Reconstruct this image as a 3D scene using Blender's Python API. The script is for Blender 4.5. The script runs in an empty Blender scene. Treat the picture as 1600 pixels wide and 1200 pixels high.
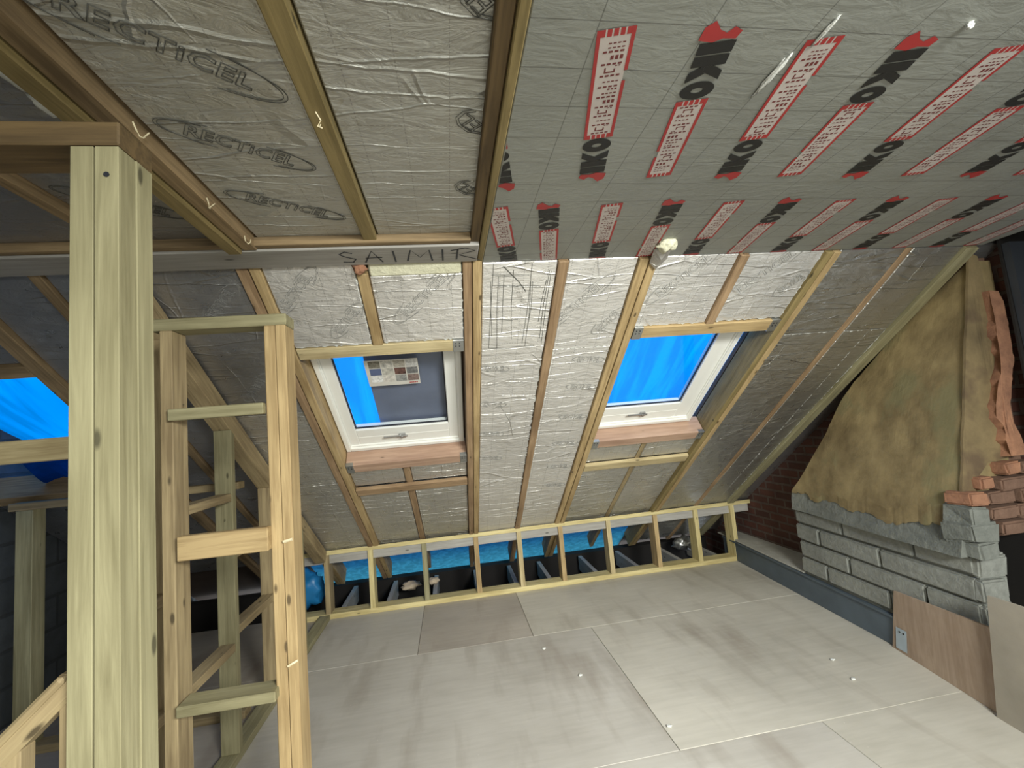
import bpy, bmesh, math, random
from mathutils import Matrix, Vector
random.seed(7)
SC = bpy.context.scene
COL = SC.collection

# ------------------------------------------------------------------ camera
cam = bpy.data.cameras.new('camera'); camo = bpy.data.objects.new('camera', cam); COL.objects.link(camo)
cam.sensor_width = 36.0; cam.lens = 694.37 / 1600 * 36; cam.clip_start = .02; cam.clip_end = 100
camo.matrix_world = Matrix(((.98659, .07347, -.14576, 0), (-.13757, -.10637, -.98476, 0), (-.08785, .99161, -.09483, 1.6), (0, 0, 0, 1)))
SC.camera = camo
# ------------------------------------------------------------------ sky, lights, exposure
W = bpy.data.worlds.new('sky'); SC.world = W; W.use_nodes = True
W.node_tree.nodes['Background'].inputs[0].default_value = (.80, .90, 1, 1)
W.node_tree.nodes['Background'].inputs[1].default_value = 3.6
SC.view_settings.view_transform = 'Standard'; SC.view_settings.look = 'None'
SC.view_settings.gamma = 1; SC.view_settings.use_curve_mapping = False
SC.view_settings.exposure = -0.1
def area(name, loc, target, sx, sy, power, col, spread=180):
    l = bpy.data.lights.new(name, 'AREA'); l.shape = 'RECTANGLE'; l.size = sx; l.size_y = sy; l.energy = power; l.color = col
    l.spread = math.radians(spread)
    o = bpy.data.objects.new(name, l); COL.objects.link(o); o.location = loc
    o.rotation_euler = (Vector(target) - Vector(loc)).to_track_quat('-Z', 'Y').to_euler()
    return o
area('rear_dormer_daylight', (.25, -2.2, 1.45), (.25, 4.2, .6), 1.9, 1.3, 27, (.98, 1, .91), 120)
area('rear_rooflight_daylight', (1.15, -1.0, 2.2), (.75, 2.7, 0), .95, .6, 124, (.985, 1, .93), 108)
area('stair_side_light', (-1.6, -1.9, 1.2), (-1.5, 3, .9), .7, .9, 1.3, (.92, 1, .9))  # faint area light over the stair well, out of view

# ------------------------------------------------------------------ node helpers
def newmat(name):
    m = bpy.data.materials.new(name); m.use_nodes = True
    nt = m.node_tree; b = nt.nodes['Principled BSDF']
    return m, nt, b
class N:
    def __init__(s, nt): s.nt = nt
    def add(s, t, **k):
        n = s.nt.nodes.new(t)
        for a, v in k.items(): setattr(n, a, v)
        return n
    def link(s, a, b): s.nt.links.new(a, b)
    def put(s, sock, v):
        if hasattr(v, 'links') or hasattr(v, 'is_linked'): s.link(v, sock)
        else: sock.default_value = v
    def math(s, op, a, b=0.0, c=None, clamp=False):
        n = s.add('ShaderNodeMath', operation=op, use_clamp=clamp)
        s.put(n.inputs[0], a); s.put(n.inputs[1], b)
        if c is not None: s.put(n.inputs[2], c)
        return n.outputs[0]
    def coord(s, kind='Object', scale=(1, 1, 1), rot=(0, 0, 0), loc=(0, 0, 0)):
        t = s.add('ShaderNodeTexCoord'); m = s.add('ShaderNodeMapping')
        s.link(t.outputs[kind], m.inputs[0]); m.inputs['Scale'].default_value = scale
        m.inputs['Rotation'].default_value = rot; m.inputs['Location'].default_value = loc
        return m.outputs[0]
    def noise(s, vec, scale=5, detail=4, rough=.55, dist=0):
        n = s.add('ShaderNodeTexNoise'); s.link(vec, n.inputs['Vector'])
        n.inputs['Scale'].default_value = scale; n.inputs['Detail'].default_value = detail
        n.inputs['Roughness'].default_value = rough; n.inputs['Distortion'].default_value = dist
        return n.outputs['Fac']
    def voro(s, vec, scale=5, feature='F1', rnd=1):
        n = s.add('ShaderNodeTexVoronoi', feature=feature); s.link(vec, n.inputs['Vector'])
        n.inputs['Scale'].default_value = scale; n.inputs['Randomness'].default_value = rnd
        return n.outputs['Distance']
    def ramp(s, fac, stops):
        n = s.add('ShaderNodeValToRGB'); s.link(fac, n.inputs[0]); e = n.color_ramp.elements
        e[0].position, e[0].color = stops[0][0], (*stops[0][1], 1); e[1].position, e[1].color = stops[-1][0], (*stops[-1][1], 1)
        for p, c in stops[1:-1]: k = e.new(p); k.color = (*c, 1)
        return n.outputs[0]
    def rng(s, v, a, b, c=0, d=1):
        n = s.add('ShaderNodeMapRange'); s.put(n.inputs[0], v)
        for i, x in enumerate((a, b, c, d)): n.inputs[i + 1].default_value = x
        return n.outputs[0]
    def mix(s, fac, a, b, mode='MIX'):
        n = s.add('ShaderNodeMix', data_type='RGBA', blend_type=mode)
        s.put(n.inputs[0], fac)
        for i, v in ((6, a), (7, b)):
            if isinstance(v, tuple): n.inputs[i].default_value = (*v[:3], 1)
            else: s.link(v, n.inputs[i])
        return n.outputs[2]
    def sep(s, vec):
        n = s.add('ShaderNodeSeparateXYZ'); s.link(vec, n.inputs[0]); return n.outputs
    def bump(s, h, strength=.4, dist=.01, base=None):
        n = s.add('ShaderNodeBump'); s.link(h, n.inputs['Height']); n.inputs['Strength'].default_value = strength
        n.inputs['Distance'].default_value = dist
        if base is not None: s.link(base, n.inputs['Normal'])
        return n.outputs[0]

def simple(name, col, rough=.6, metal=0, bump=0, bscale=60, var=.12):
    m, nt, b = newmat(name); n = N(nt); v = n.coord()
    f = n.noise(v, 6, 5)
    c = n.ramp(f, [(.3, tuple(x * (1 - var) for x in col)), (.7, tuple(min(1, x * (1 + var)) for x in col))])
    n.link(c, b.inputs['Base Color']); b.inputs['Roughness'].default_value = rough; b.inputs['Metallic'].default_value = metal
    if bump: n.link(n.bump(n.noise(v, bscale, 3), bump, .01), b.inputs['Normal'])
    return m

_wood = {}
TONES = {'old': ((.13, .088, .045), (.32, .225, .12)), 'pale': ((.33, .25, .125), (.60, .50, .29)),
         'warm': ((.27, .18, .08), (.50, .365, .185)), 'dark': ((.07, .045, .02), (.16, .105, .045)), 'olive': ((.16, .12, .045), (.31, .235, .10)), 'green': ((.20, .178, .095), (.345, .315, .185)),
         'brown': ((.20, .125, .065), (.40, .27, .155)), 'pink': ((.34, .21, .145), (.52, .35, .25)),
         'straw': ((.44, .35, .15), (.70, .60, .31)), 'grey': ((.29, .275, .25), (.42, .405, .38)), 'dull': ((.20, .145, .075), (.40, .31, .17))}
def wood(tone, axis):
    key = (tone, axis)
    if key in _wood: return _wood[key]
    m, nt, b = newmat('%s_timber_%s' % (tone, 'xyz'[axis])); n = N(nt)
    lo, hi = TONES[tone]
    sc = [16, 16, 16]; sc[axis] = 1.1
    oi = n.add('ShaderNodeObjectInfo')
    t = n.add('ShaderNodeTexCoord'); ad = n.add('ShaderNodeVectorMath', operation='ADD')
    n.link(t.outputs['Object'], ad.inputs[0])
    cb = n.add('ShaderNodeCombineXYZ')
    for i in range(3): n.link(n.math('MULTIPLY', oi.outputs['Random'], 7.3 * (i + 1)), cb.inputs[i])
    n.link(cb.outputs[0], ad.inputs[1])
    mp = n.add('ShaderNodeMapping'); n.link(ad.outputs[0], mp.inputs[0]); mp.inputs['Scale'].default_value = sc
    grain = n.noise(mp.outputs[0], 2.2, 6, .62, .6)
    mp2 = n.add('ShaderNodeMapping'); n.link(ad.outputs[0], mp2.inputs[0])
    s2 = [90, 90, 90]; s2[axis] = 2.5; mp2.inputs['Scale'].default_value = s2
    fine = n.noise(mp2.outputs[0], 1.5, 3, .6)
    patch = n.noise(ad.outputs[0], 2.6, 3, .5)
    f = n.math('ADD', n.math('MULTIPLY', grain, .6), n.math('MULTIPLY', fine, .25))
    f = n.math('ADD', f, n.math('MULTIPLY', patch, .35))
    c = n.ramp(f, [(.46, lo), (.59, tuple((a + d) / 2 for a, d in zip(lo, hi))), (.70, hi)])
    mp3 = n.add('ShaderNodeMapping'); n.link(ad.outputs[0], mp3.inputs[0])
    s3 = [15, 15, 15]; s3[axis] = 5.5; mp3.inputs['Scale'].default_value = s3
    k = n.voro(mp3.outputs[0], 1.0)
    kn = n.rng(k, .07, .13, .9, 0)
    kn = n.math('MULTIPLY', kn, n.math('GREATER_THAN', n.noise(ad.outputs[0], 3.1, 1), .5))
    c = n.mix(kn, c, tuple(x * .33 for x in lo))
    n.link(c, b.inputs['Base Color']); b.inputs['Roughness'].default_value = .72
    n.link(n.bump(f, .35, .004), b.inputs['Normal'])
    _wood[key] = m; return m

def foil(name, base, metal, rough, grid=.115, dark=(.30, .29, .27), creases=1.0, ang=0, seed=0, dash=True, gx=1):
    m, nt, b = newmat(name); n = N(nt)
    v = n.coord(loc=(seed, seed * .7, 0)); raw = n.coord()
    x, y, z = n.sep(raw)[0:3]
    wob = n.noise(v, 5, 3)
    # printed dashed grid
    def gl(a, b_, k=1):
        l = n.math('ABSOLUTE', n.math('SUBTRACT', n.math('FRACT', n.math('DIVIDE', a, grid * k)), .5))
        ln = n.math('LESS_THAN', l, .011 / k)
        if dash: ln = n.math('MULTIPLY', ln, n.math('LESS_THAN', n.math('FRACT', n.math('MULTIPLY', b_, 70)), .6))
        return ln
    ln = n.math('MAXIMUM', gl(x, y, gx), gl(y, x))
    patch = n.noise(v, 1.6, 4)
    c = n.ramp(patch, [(.35, tuple(k * .86 for k in base)), (.65, base)])
    c = n.mix(n.math('MULTIPLY', ln, .7), c, dark)
    n.link(c, b.inputs['Base Color']); b.inputs['Metallic'].default_value = metal
    n.link(n.rng(n.noise(v, 14, 4), .3, .7, rough - .08, rough + .12), b.inputs['Roughness'])
    # creases: warped cell edges stretched across the board, a second family the other way
    wp = n.add('ShaderNodeVectorMath', operation='MULTIPLY_ADD')
    nn = n.add('ShaderNodeTexNoise'); n.link(v, nn.inputs['Vector']); nn.inputs['Scale'].default_value = 3.2; nn.inputs['Detail'].default_value = 4
    n.link(nn.outputs['Color'], wp.inputs[0]); wp.inputs[1].default_value = (.10, .07, 0); n.link(v, wp.inputs[2])
    def cre(scale, rot, th, mlo):
        mp = n.add('ShaderNodeMapping'); n.link(wp.outputs[0], mp.inputs[0]); mp.inputs['Scale'].default_value = scale; mp.inputs['Rotation'].default_value = (0, 0, rot)
        d = n.voro(mp.outputs[0], 1, 'DISTANCE_TO_EDGE')
        msk = n.rng(n.noise(v, 2.3, 2), mlo, mlo + .12, 0, 1)
        return n.math('MULTIPLY', n.rng(d, 0, th, 1, 0), msk)
    h = n.math('ADD', cre((1.1, 10, 0.1), ang, .03, .40), n.math('MULTIPLY', cre((3.4, 1.3, .1), ang + .45, .012, .54), .8))
    bp = n.bump(h, min(1, .8 * creases), .006 * creases)
    fine = n.noise(v, 22, 6, .65)
    mid = n.noise(n.coord(scale=(1, 2.6, 1), loc=(seed, 2, 0)), 9, 5, .6, 1.2)
    bp1 = n.bump(mid, .5 * min(1, creases), .02, bp)
    bp2 = n.bump(fine, .45 * min(1, creases), .006, bp1)
    n.link(bp2, b.inputs['Normal'])
    return m

FOIL = foil('crinkled_foil_facing', (.84, .82, .79), .6, .38, creases=1.0, seed=1)
FOIL_UP = foil('foil_facing_ceiling', (.55, .55, .51), .6, .40, creases=1.1, seed=4)
FOIL_SM = foil('smoother_foil_facing', (.72, .71, .68), .8, .32, creases=1.0, seed=9, ang=.2)
FOIL_R = foil('shiny_foil_facing', (.58, .57, .54), .85, .32, creases=1.0, seed=21, ang=1.35)
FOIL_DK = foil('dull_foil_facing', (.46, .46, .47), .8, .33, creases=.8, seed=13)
IKO = foil('matt_silver_board_facing', (.335, .345, .315), .25, .5, gx=2, grid=.1145, dark=(.12, .12, .11), creases=.22, seed=3, dash=False)

def floor_mat(name, a, b_, seed):
    m, nt, b = newmat(name); n = N(nt); v = n.coord(loc=(seed, seed, 0))
    big = n.noise(v, 1.3, 4, .55); gr = n.noise(n.coord(scale=(1.2, 9, 1), loc=(seed, 0, 0)), 3, 5, .6)
    f = n.math('ADD', n.math('MULTIPLY', big, .7), n.math('MULTIPLY', gr, .35))
    c = n.ramp(f, [(.36, a), (.66, b_)])
    st = n.rng(n.noise(n.coord(scale=(2.6, .55, 1), rot=(0, 0, .22), loc=(seed * 2, 3, 0)), 1.7, 4, .55, .15), .52, .74, 0, .5)  # long bands along Y: dirt stains with the floor's streak shadows painted in
    c = n.mix(st, c, (.20, .155, .115))
    dots = n.rng(n.voro(v, 15), .0, .05, 1, 0)
    c = n.mix(n.math('MULTIPLY', dots, n.math('GREATER_THAN', n.noise(v, 2, 1), .52)), c, (.75, .74, .7))
    n.link(c, b.inputs['Base Color']); b.inputs['Roughness'].default_value = .62
    n.link(n.bump(f, .15, .004), b.inputs['Normal']); return m
FL_A = floor_mat('pale_dusty_plywood', (.41, .385, .33), (.55, .52, .455), 0)
FL_B = floor_mat('grey_brown_plywood', (.33, .295, .255), (.44, .40, .35), 5)
FL_C = floor_mat('dusty_grey_plywood', (.385, .36, .32), (.51, .485, .44), 9)

def brick_mat(name, c1, c2, mortar, bw, bh, ms=.012, axis='yz', rough=.9):
    m, nt, b = newmat(name); n = N(nt); raw = n.coord(); s = n.sep(raw)
    cb = n.add('ShaderNodeCombineXYZ')
    n.link(s[{'x': 0, 'y': 1, 'z': 2}[axis[0]]], cb.inputs[0]); n.link(s[{'x': 0, 'y': 1, 'z': 2}[axis[1]]], cb.inputs[1])
    br = n.add('ShaderNodeTexBrick'); n.link(cb.outputs[0], br.inputs['Vector'])
    br.inputs['Color1'].default_value = (*c1, 1); br.inputs['Color2'].default_value = (*c2, 1); br.inputs['Mortar'].default_value = (*mortar, 1)
    br.inputs['Scale'].default_value = 1; br.inputs['Mortar Size'].default_value = ms; br.inputs['Brick Width'].default_value = bw; br.inputs['Row Height'].default_value = bh
    br.inputs['Mortar Smooth'].default_value = .3
    f = n.noise(raw, 9, 5, .65)
    c = n.mix(n.rng(f, .35, .7, 0, .55), br.outputs['Color'], tuple(k * .45 for k in c1))
    n.link(c, b.inputs['Base Color']); b.inputs['Roughness'].default_value = rough
    h = n.math('ADD', n.math('MULTIPLY', br.outputs['Fac'], -1), n.math('MULTIPLY', f, .6))
    n.link(n.bump(h, .7, .012), b.inputs['Normal']); return m
BRICK = brick_mat('dark_red_brickwork', (.13, .05, .035), (.075, .035, .028), (.13, .10, .085), .225, .075)
BLOCKW = brick_mat('dark_grey_blockwork', (.075, .085, .095), (.06, .068, .075), (.045, .05, .055), .45, .225)
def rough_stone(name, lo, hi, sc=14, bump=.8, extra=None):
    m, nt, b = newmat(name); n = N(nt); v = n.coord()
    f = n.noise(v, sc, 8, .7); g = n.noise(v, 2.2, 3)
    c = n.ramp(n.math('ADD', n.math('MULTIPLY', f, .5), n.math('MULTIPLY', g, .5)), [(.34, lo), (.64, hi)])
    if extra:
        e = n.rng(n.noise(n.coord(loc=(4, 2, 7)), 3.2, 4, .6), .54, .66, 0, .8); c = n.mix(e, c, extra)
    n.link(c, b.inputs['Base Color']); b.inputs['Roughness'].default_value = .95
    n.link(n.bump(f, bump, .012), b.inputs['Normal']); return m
BLOCK = rough_stone('grey_concrete_block', (.17, .175, .158), (.32, .33, .30), 30, .7)
MORTAR = rough_stone('grey_mortar', (.12, .13, .118), (.25, .26, .235), 20, 1.0)
LEDGE = rough_stone('pale_mortar_ledge', (.30, .29, .25), (.44, .43, .39), 16)
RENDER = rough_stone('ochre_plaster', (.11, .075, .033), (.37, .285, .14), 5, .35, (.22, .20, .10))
RENDER2 = rough_stone('sooty_shaded_plaster', (.07, .05, .026), (.27, .20, .10), 4, .5, (.10, .065, .04))  # darker plaster for the return: soot plus shade put into the colour
ORANGE = rough_stone('orange_brick', (.15, .07, .045), (.40, .20, .115), 18, .7)
REDB = rough_stone('old_red_brick', (.11, .06, .04), (.22, .13, .09), 18, .8)  # red brick, its tone lowered for the shade at the chimney jamb
PALEB = rough_stone('pale_broken_brick', (.42, .32, .22), (.60, .50, .38), 18, .8)
FOAM = rough_stone('cream_expanding_foam', (.62, .60, .42), (.80, .78, .60), 26, 1.0)
WFOAM = rough_stone('white_foam_scraps', (.65, .66, .62), (.85, .86, .82), 26, 1.0)
DARK = simple('shade_black', (.012, .010, .009), .95)  # flat black that paints in the shade of recess, hearth and eaves
DECK = simple('roof_deck_brown', (.10, .07, .05), .9)
PLASTER = simple('bare_plaster_grey', (.42, .41, .37), .85)
BLACK = simple('black_ink', (.015, .015, .014), .55, var=.05)
RED = simple('red_ink', (.40, .035, .035), .5, var=.1)
DRED = simple('dark_red_ink', (.16, .03, .03), .5)
PINKP = simple('pale_pink_print', (.55, .49, .46), .5)
INK = simple('grey_ink', (.085, .085, .075), .6)
INK2 = simple('faded_grey_ink', (.27, .265, .25), .6)
MARKER = simple('blue_black_marker', (.03, .035, .045), .6)
WHITE = simple('white_window_paint', (.84, .84, .80), .32, var=.02)
SEAL = simple('black_rubber_seal', (.02, .022, .03), .5)
METAL = simple('galvanised_steel', (.46, .47, .46), .4, .9, .1)
CHROME = simple('satin_metal', (.5, .5, .5), .32, .9)
STEEL = simple('blue_grey_steel_paint', (.105, .135, .165), .55, .2)
SPLINT = simple('raw_splinter', (.75, .66, .45), .7)
PLY = rough_stone('pinkish_plywood', (.36, .26, .19), (.50, .385, .29), 3, .1)
PLY2 = rough_stone('grey_plywood', (.30, .27, .22), (.42, .375, .31), 3, .1)
def grainify(m):
    n = N(m.node_tree); b = m.node_tree.nodes['Principled BSDF']
    old = b.inputs['Base Color'].links[0].from_socket
    g = n.noise(n.coord(scale=(1, 5, .5)), 4, 5, .6, 1.5)
    n.link(n.mix(n.rng(g, .4, .68, 0, .5), old, (.26, .18, .12)), b.inputs['Base Color'])
grainify(PLY)
LABELP = simple('pale_blue_label', (.42, .50, .56), .5)
GREYFILM = simple('slate_board', (.17, .19, .27), .45)

def tarp(name, col, trans, wave, strength=1.0, d=(0, 1)):
    m, nt, b = newmat(name); n = N(nt)
    out = nt.nodes['Material Output']; nt.nodes.remove(b)
    v = n.coord(scale=wave)
    f = n.noise(v, 2.0, 3, .5, .5)
    c = n.ramp(f, [(.40, tuple(k * .70 for k in col)), (.62, col)])
    t = n.add('ShaderNodeBsdfTranslucent'); n.link(c, t.inputs[0])
    df = n.add('ShaderNodeBsdfDiffuse'); n.link(c, df.inputs[0])
    mx = n.add('ShaderNodeMixShader'); mx.inputs[0].default_value = 1 - trans
    n.link(t.outputs[0], mx.inputs[1]); n.link(df.outputs[0], mx.inputs[2]); n.link(mx.outputs[0], out.inputs[0])
    return m
TARP = tarp('blue_tarpaulin', (0.0, .21, .66), .85, (7, .7, 1))
TARP2 = tarp('blue_roofing_membrane', (.02, .115, .165), .8, (8, 8, 8))

def glass_mat():
    m, nt, b = newmat('window_glass'); n = N(nt)
    out = nt.nodes['Material Output']; nt.nodes.remove(b)
    t = n.add('ShaderNodeBsdfTransparent'); t.inputs[0].default_value = (.95, .97, .98, 1)
    g = n.add('ShaderNodeBsdfGlossy'); g.inputs['Roughness'].default_value = .03
    mx = n.add('ShaderNodeMixShader'); mx.inputs[0].default_value = .035; n.link(t.outputs[0], mx.inputs[1]); n.link(g.outputs[0], mx.inputs[2])
    n.link(mx.outputs[0], out.inputs[0]); return m
GLASS = glass_mat()

# ------------------------------------------------------------------ geometry helpers
TH = math.radians(35); CS, SN = math.cos(TH), math.sin(TH)
# slope frame: a = world X, s = distance down the slope, w = outwards through the roof
MS = Matrix(((1, 0, 0, 0), (0, CS, SN, 1.962), (0, -SN, CS, 2.355), (0, 0, 0, 1)))
I4 = Matrix.Identity(4)
def box(bm, x0, x1, y0, y1, z0, z1, bev=0.0, M=None):
    r = bmesh.ops.create_cube(bm, size=1)
    vs = r['verts']
    for v in vs:
        v.co = Vector(((x0 + x1) / 2 + v.co.x * (x1 - x0), (y0 + y1) / 2 + v.co.y * (y1 - y0), (z0 + z1) / 2 + v.co.z * (z1 - z0)))
    if bev:
        es = {e for v in vs for e in v.link_edges}
        r2 = bmesh.ops.bevel(bm, geom=list(es), offset=bev, segments=1, affect='EDGES')
        vs = list({v for f in r2['faces'] for v in f.verts} | {v for v in vs if v.is_valid})
    if M is not None:
        for v in vs: v.co = M @ v.co
    return vs
def link(name, bm, mat, parent=None, M=None):
    me = bpy.data.meshes.new(name)
    bmesh.ops.recalc_face_normals(bm, faces=bm.faces[:]); bm.to_mesh(me); bm.free()
    if mat: me.materials.append(mat)
    o = bpy.data.objects.new(name, me); COL.objects.link(o)
    M = M if M is not None else Matrix.Identity(4)
    WM[o.name] = M
    if parent is not None:
        o.parent = parent; o.matrix_parent_inverse = WM[parent.name].inverted()
    o.matrix_basis = M
    return o
WM = {}
def tag(o, label=None, cat=None, group=None, kind=None):
    if label: o['label'] = label
    if cat: o['category'] = cat
    if group: o['group'] = group
    if kind: o['kind'] = kind
    return o
def empty(name, M, label, cat, group=None, kind=None):
    o = bpy.data.objects.new(name, None); COL.objects.link(o); o.matrix_basis = M; WM[o.name] = M; o.empty_display_size = .1
    return tag(o, label, cat, group, kind)
def T(x, y, z): return Matrix.Translation((x, y, z))
def solid(name, b, mat, parent=None, M=None, bev=.002):
    """one box, b = (x0,x1,y0,y1,z0,z1) in the frame M"""
    bm = bmesh.new(); box(bm, *b, bev); return link(name, bm, mat, parent, M)
def timber(name, b, tone, label, M=None, group=None, cat='timber', bev=.003, parent=None):
    """a sawn timber; grain follows its longest side"""
    d = (b[1] - b[0], b[3] - b[2], b[5] - b[4]); ax = d.index(max(d))
    o = solid(name, b, wood(tone, ax), parent, M, bev)
    if parent is None: tag(o, label, cat, group)
    return o
def prism(bm, pts, off):
    a = [bm.verts.new(p) for p in pts]; b = [bm.verts.new(Vector(p) + Vector(off)) for p in pts]
    bm.faces.new(a); bm.faces.new(b[::-1])
    for i in range(len(a)):
        j = (i + 1) % len(a); bm.faces.new((a[i], b[i], b[j], a[j]))
def tube(bm, pts, r, seg=5):
    pts = [Vector(p) for p in pts]; rings = []
    for i, p in enumerate(pts):
        d = (pts[min(i + 1, len(pts) - 1)] - pts[max(i - 1, 0)]).normalized()
        a = d.orthogonal().normalized(); c = d.cross(a)
        rings.append([bm.verts.new(p + (a * math.cos(k * 2 * math.pi / seg) + c * math.sin(k * 2 * math.pi / seg)) * r) for k in range(seg)])
    for i in range(len(rings) - 1):
        for k in range(seg):
            bm.faces.new((rings[i][k], rings[i][(k + 1) % seg], rings[i + 1][(k + 1) % seg], rings[i + 1][k]))
    bm.faces.new(rings[0][::-1]); bm.faces.new(rings[-1])
def ribbon(bm, pts, wd, z):
    """flat ink stroke in the local XY plane"""
    pts = [Vector((p[0], p[1], 0)) for p in pts]; prev = None
    for i, p in enumerate(pts):
        d = (pts[min(i + 1, len(pts) - 1)] - pts[max(i - 1, 0)]).normalized(); nrm = Vector((-d.y, d.x, 0)) * wd / 2
        cur = (bm.verts.new((p.x + nrm.x, p.y + nrm.y, z)), bm.verts.new((p.x - nrm.x, p.y - nrm.y, z)))
        if prev: bm.faces.new((prev[0], prev[1], cur[1], cur[0]))
        prev = cur

# ------------------------------------------------------------------ lettering (flat ink a hair off the board)
def text_mesh(s, size, outline=0.0, bold=0.0, space=1.0, shear=0.0, bold2=0.0):
    cu = bpy.data.curves.new('t', 'FONT'); cu.body = s; cu.size = size; cu.align_x = 'CENTER'; cu.align_y = 'CENTER'
    cu.resolution_u = 2; cu.space_character = space; cu.shear = shear
    if outline: cu.fill_mode = 'NONE'; cu.bevel_depth = outline; cu.bevel_resolution = 0; cu.offset = bold2
    else: cu.offset = bold; cu.extrude = .0002
    o = bpy.data.objects.new('t', cu); COL.objects.link(o)
    bpy.context.view_layer.update()
    me = bpy.data.meshes.new_from_object(o.evaluated_get(bpy.context.evaluated_depsgraph_get()))
    bpy.data.objects.remove(o); bpy.data.curves.remove(cu)
    return me
_tm = {}
def add_text(bm, key, s, size, F, sx=1.0, **k):
    """F maps local text coords (x reading, y up) to the board frame"""
    if key not in _tm: _tm[key] = text_mesh(s, size, **k)
    tmp = bmesh.new(); tmp.from_mesh(_tm[key])
    for v in tmp.verts: v.co = F @ Vector((v.co.x * sx, v.co.y, v.co.z))
    me = bpy.data.meshes.new('x'); tmp.to_mesh(me); tmp.free(); bm.from_mesh(me); bpy.data.meshes.remove(me)
def frame(a, b, th, w=-.0012):
    """reading direction at angle th in the board's own plane, seen from inside the room"""
    d = Vector((math.cos(th), math.sin(th), 0)); u = Vector((math.sin(th), -math.cos(th), 0)); n = d.cross(u)
    return Matrix(((d.x, u.x, n.x, a), (d.y, u.y, n.y, b), (d.z, u.z, n.z, w), (0, 0, 0, 1)))
def swoosh(bm, F, L, H, r):
    for sg in (1, -1):
        pts = []
        for k in range(19):
            t = math.radians(112 + 145 * k / 18)
            wob = 1 - .22 * max(0, (k - 12) / 6)
            pts.append(F @ Vector((sg * (L * .5 * math.cos(t) * wob - L * .06), sg * H * .5 * math.sin(t) * wob, 0)))
        tube(bm, pts, r, 4)
        pts2 = [F @ Vector((sg * (L * .5 * .955 * math.cos(math.radians(118 + 130 * k / 18)) - L * .06), sg * H * .5 * .90 * math.sin(math.radians(118 + 130 * k / 18)), 0)) for k in range(19)]
        tube(bm, pts2, r, 4)
def recticel(parent, M, a, b, th, L=.30, mat=None, w=-.0012, H=.10):
    bm = bmesh.new(); F = frame(a, b, math.radians(th), w)
    add_text(bm, 'rect', 'RECTiCEL', .062, F, sx=L / .30, outline=.0010, space=1.06, bold2=.0012)
    swoosh(bm, F, L * 1.22, H, .0009)
    o = link('printed_logo', bm, mat or INK, parent, M); return o

# ------------------------------------------------------------------ structure
def struct(name, bm, mat, M=None, label=None):
    o = link(name, bm, mat, None, M); o['kind'] = 'structure'
    if label: o['label'] = label
    return o
# floor: sheets of ply over joists, open void under the eaves and a stair well on the left
fl = empty('floor', I4, 'dusty plywood sheet floor of the loft', 'floor', kind='structure')
bm = bmesh.new(); box(bm, -1.32, 3.12, -2.6, 4.60, -.20, -.024); box(bm, -2.9, -1.32, 2.62, 4.60, -.20, -.024)
link('floor_deck', bm, DECK, fl)
def sheet(x0, x1, y0, y1, mat):
    g = .0015; bm = bmesh.new(); box(bm, x0 + g, x1 - g, y0 + g, y1 - g, -.022, 0, .0015); return link('floor_sheet', bm, mat, fl)
for x0, x1, m in ((-2.9, -1.3, FL_B), (-1.3, -.355, FL_C), (-.355, .515, FL_B), (.515, 3.1, FL_A)): sheet(x0, x1, 3.52, 4.60, m)
for x0, x1, m in ((-1.3, .97, FL_C), (.97, 3.1, FL_A)): sheet(x0, x1, 2.16, 3.52, m)
sheet(-2.9, -1.3, 2.62, 3.52, FL_B)
for x0, x1, m in ((-1.3, -.2, FL_B), (-.2, 1.73, FL_C), (1.73, 3.1, FL_A)): sheet(x0, x1, .8, 2.16, m)
for x0, x1, m in ((-1.3, 1.1, FL_A), (1.1, 3.1, FL_C)): sheet(x0, x1, -2.6, .8, m)
# walls
def wall(name, b, mat, label): return struct(name, (lambda q: (box(q, *b), q)[1])(bmesh.new()), mat, None, label)
wall('wall_right', (3.10, 3.3, 1.95, 6.0, -.3, 2.75), BRICK, 'dark red brick party wall beside the chimney breast')
wall('wall_right_recess', (3.45, 3.6, -2.7, 1.95, -.3, 2.75), DARK, 'party wall beyond the chimney breast, painted black as its shade')
wall('wall_left', (-3.1, -2.92, -2.7, 6.0, -2.4, 3.0), BLOCKW, 'dark grey block gable wall on the stair side')
wall('wall_rear', (-3.1, 3.6, -2.8, -2.65, -2.4, 2.8), PLASTER, 'bare wall at the far end of the loft')
wall('wall_light_blocker', (-1.36, -1.31, -2.65, .25, -2.4, 2.42), PLASTER, 'unseen partition added to keep the rear light off the stair side')  # added out of view to shade the left side from the rear lights
bm = bmesh.new(); box(bm, -3.0, -1.34, -2.6, 2.6, -2.45, -2.35); struct('floor_stair', bm, DECK, None, 'lower floor under the stair well')
bm = bmesh.new(); box(bm, -2.95, -1.32, 2.60, 2.66, -2.4, -.2); struct('wall_well', bm, DECK, None, 'dark side of the stair well')
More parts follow.
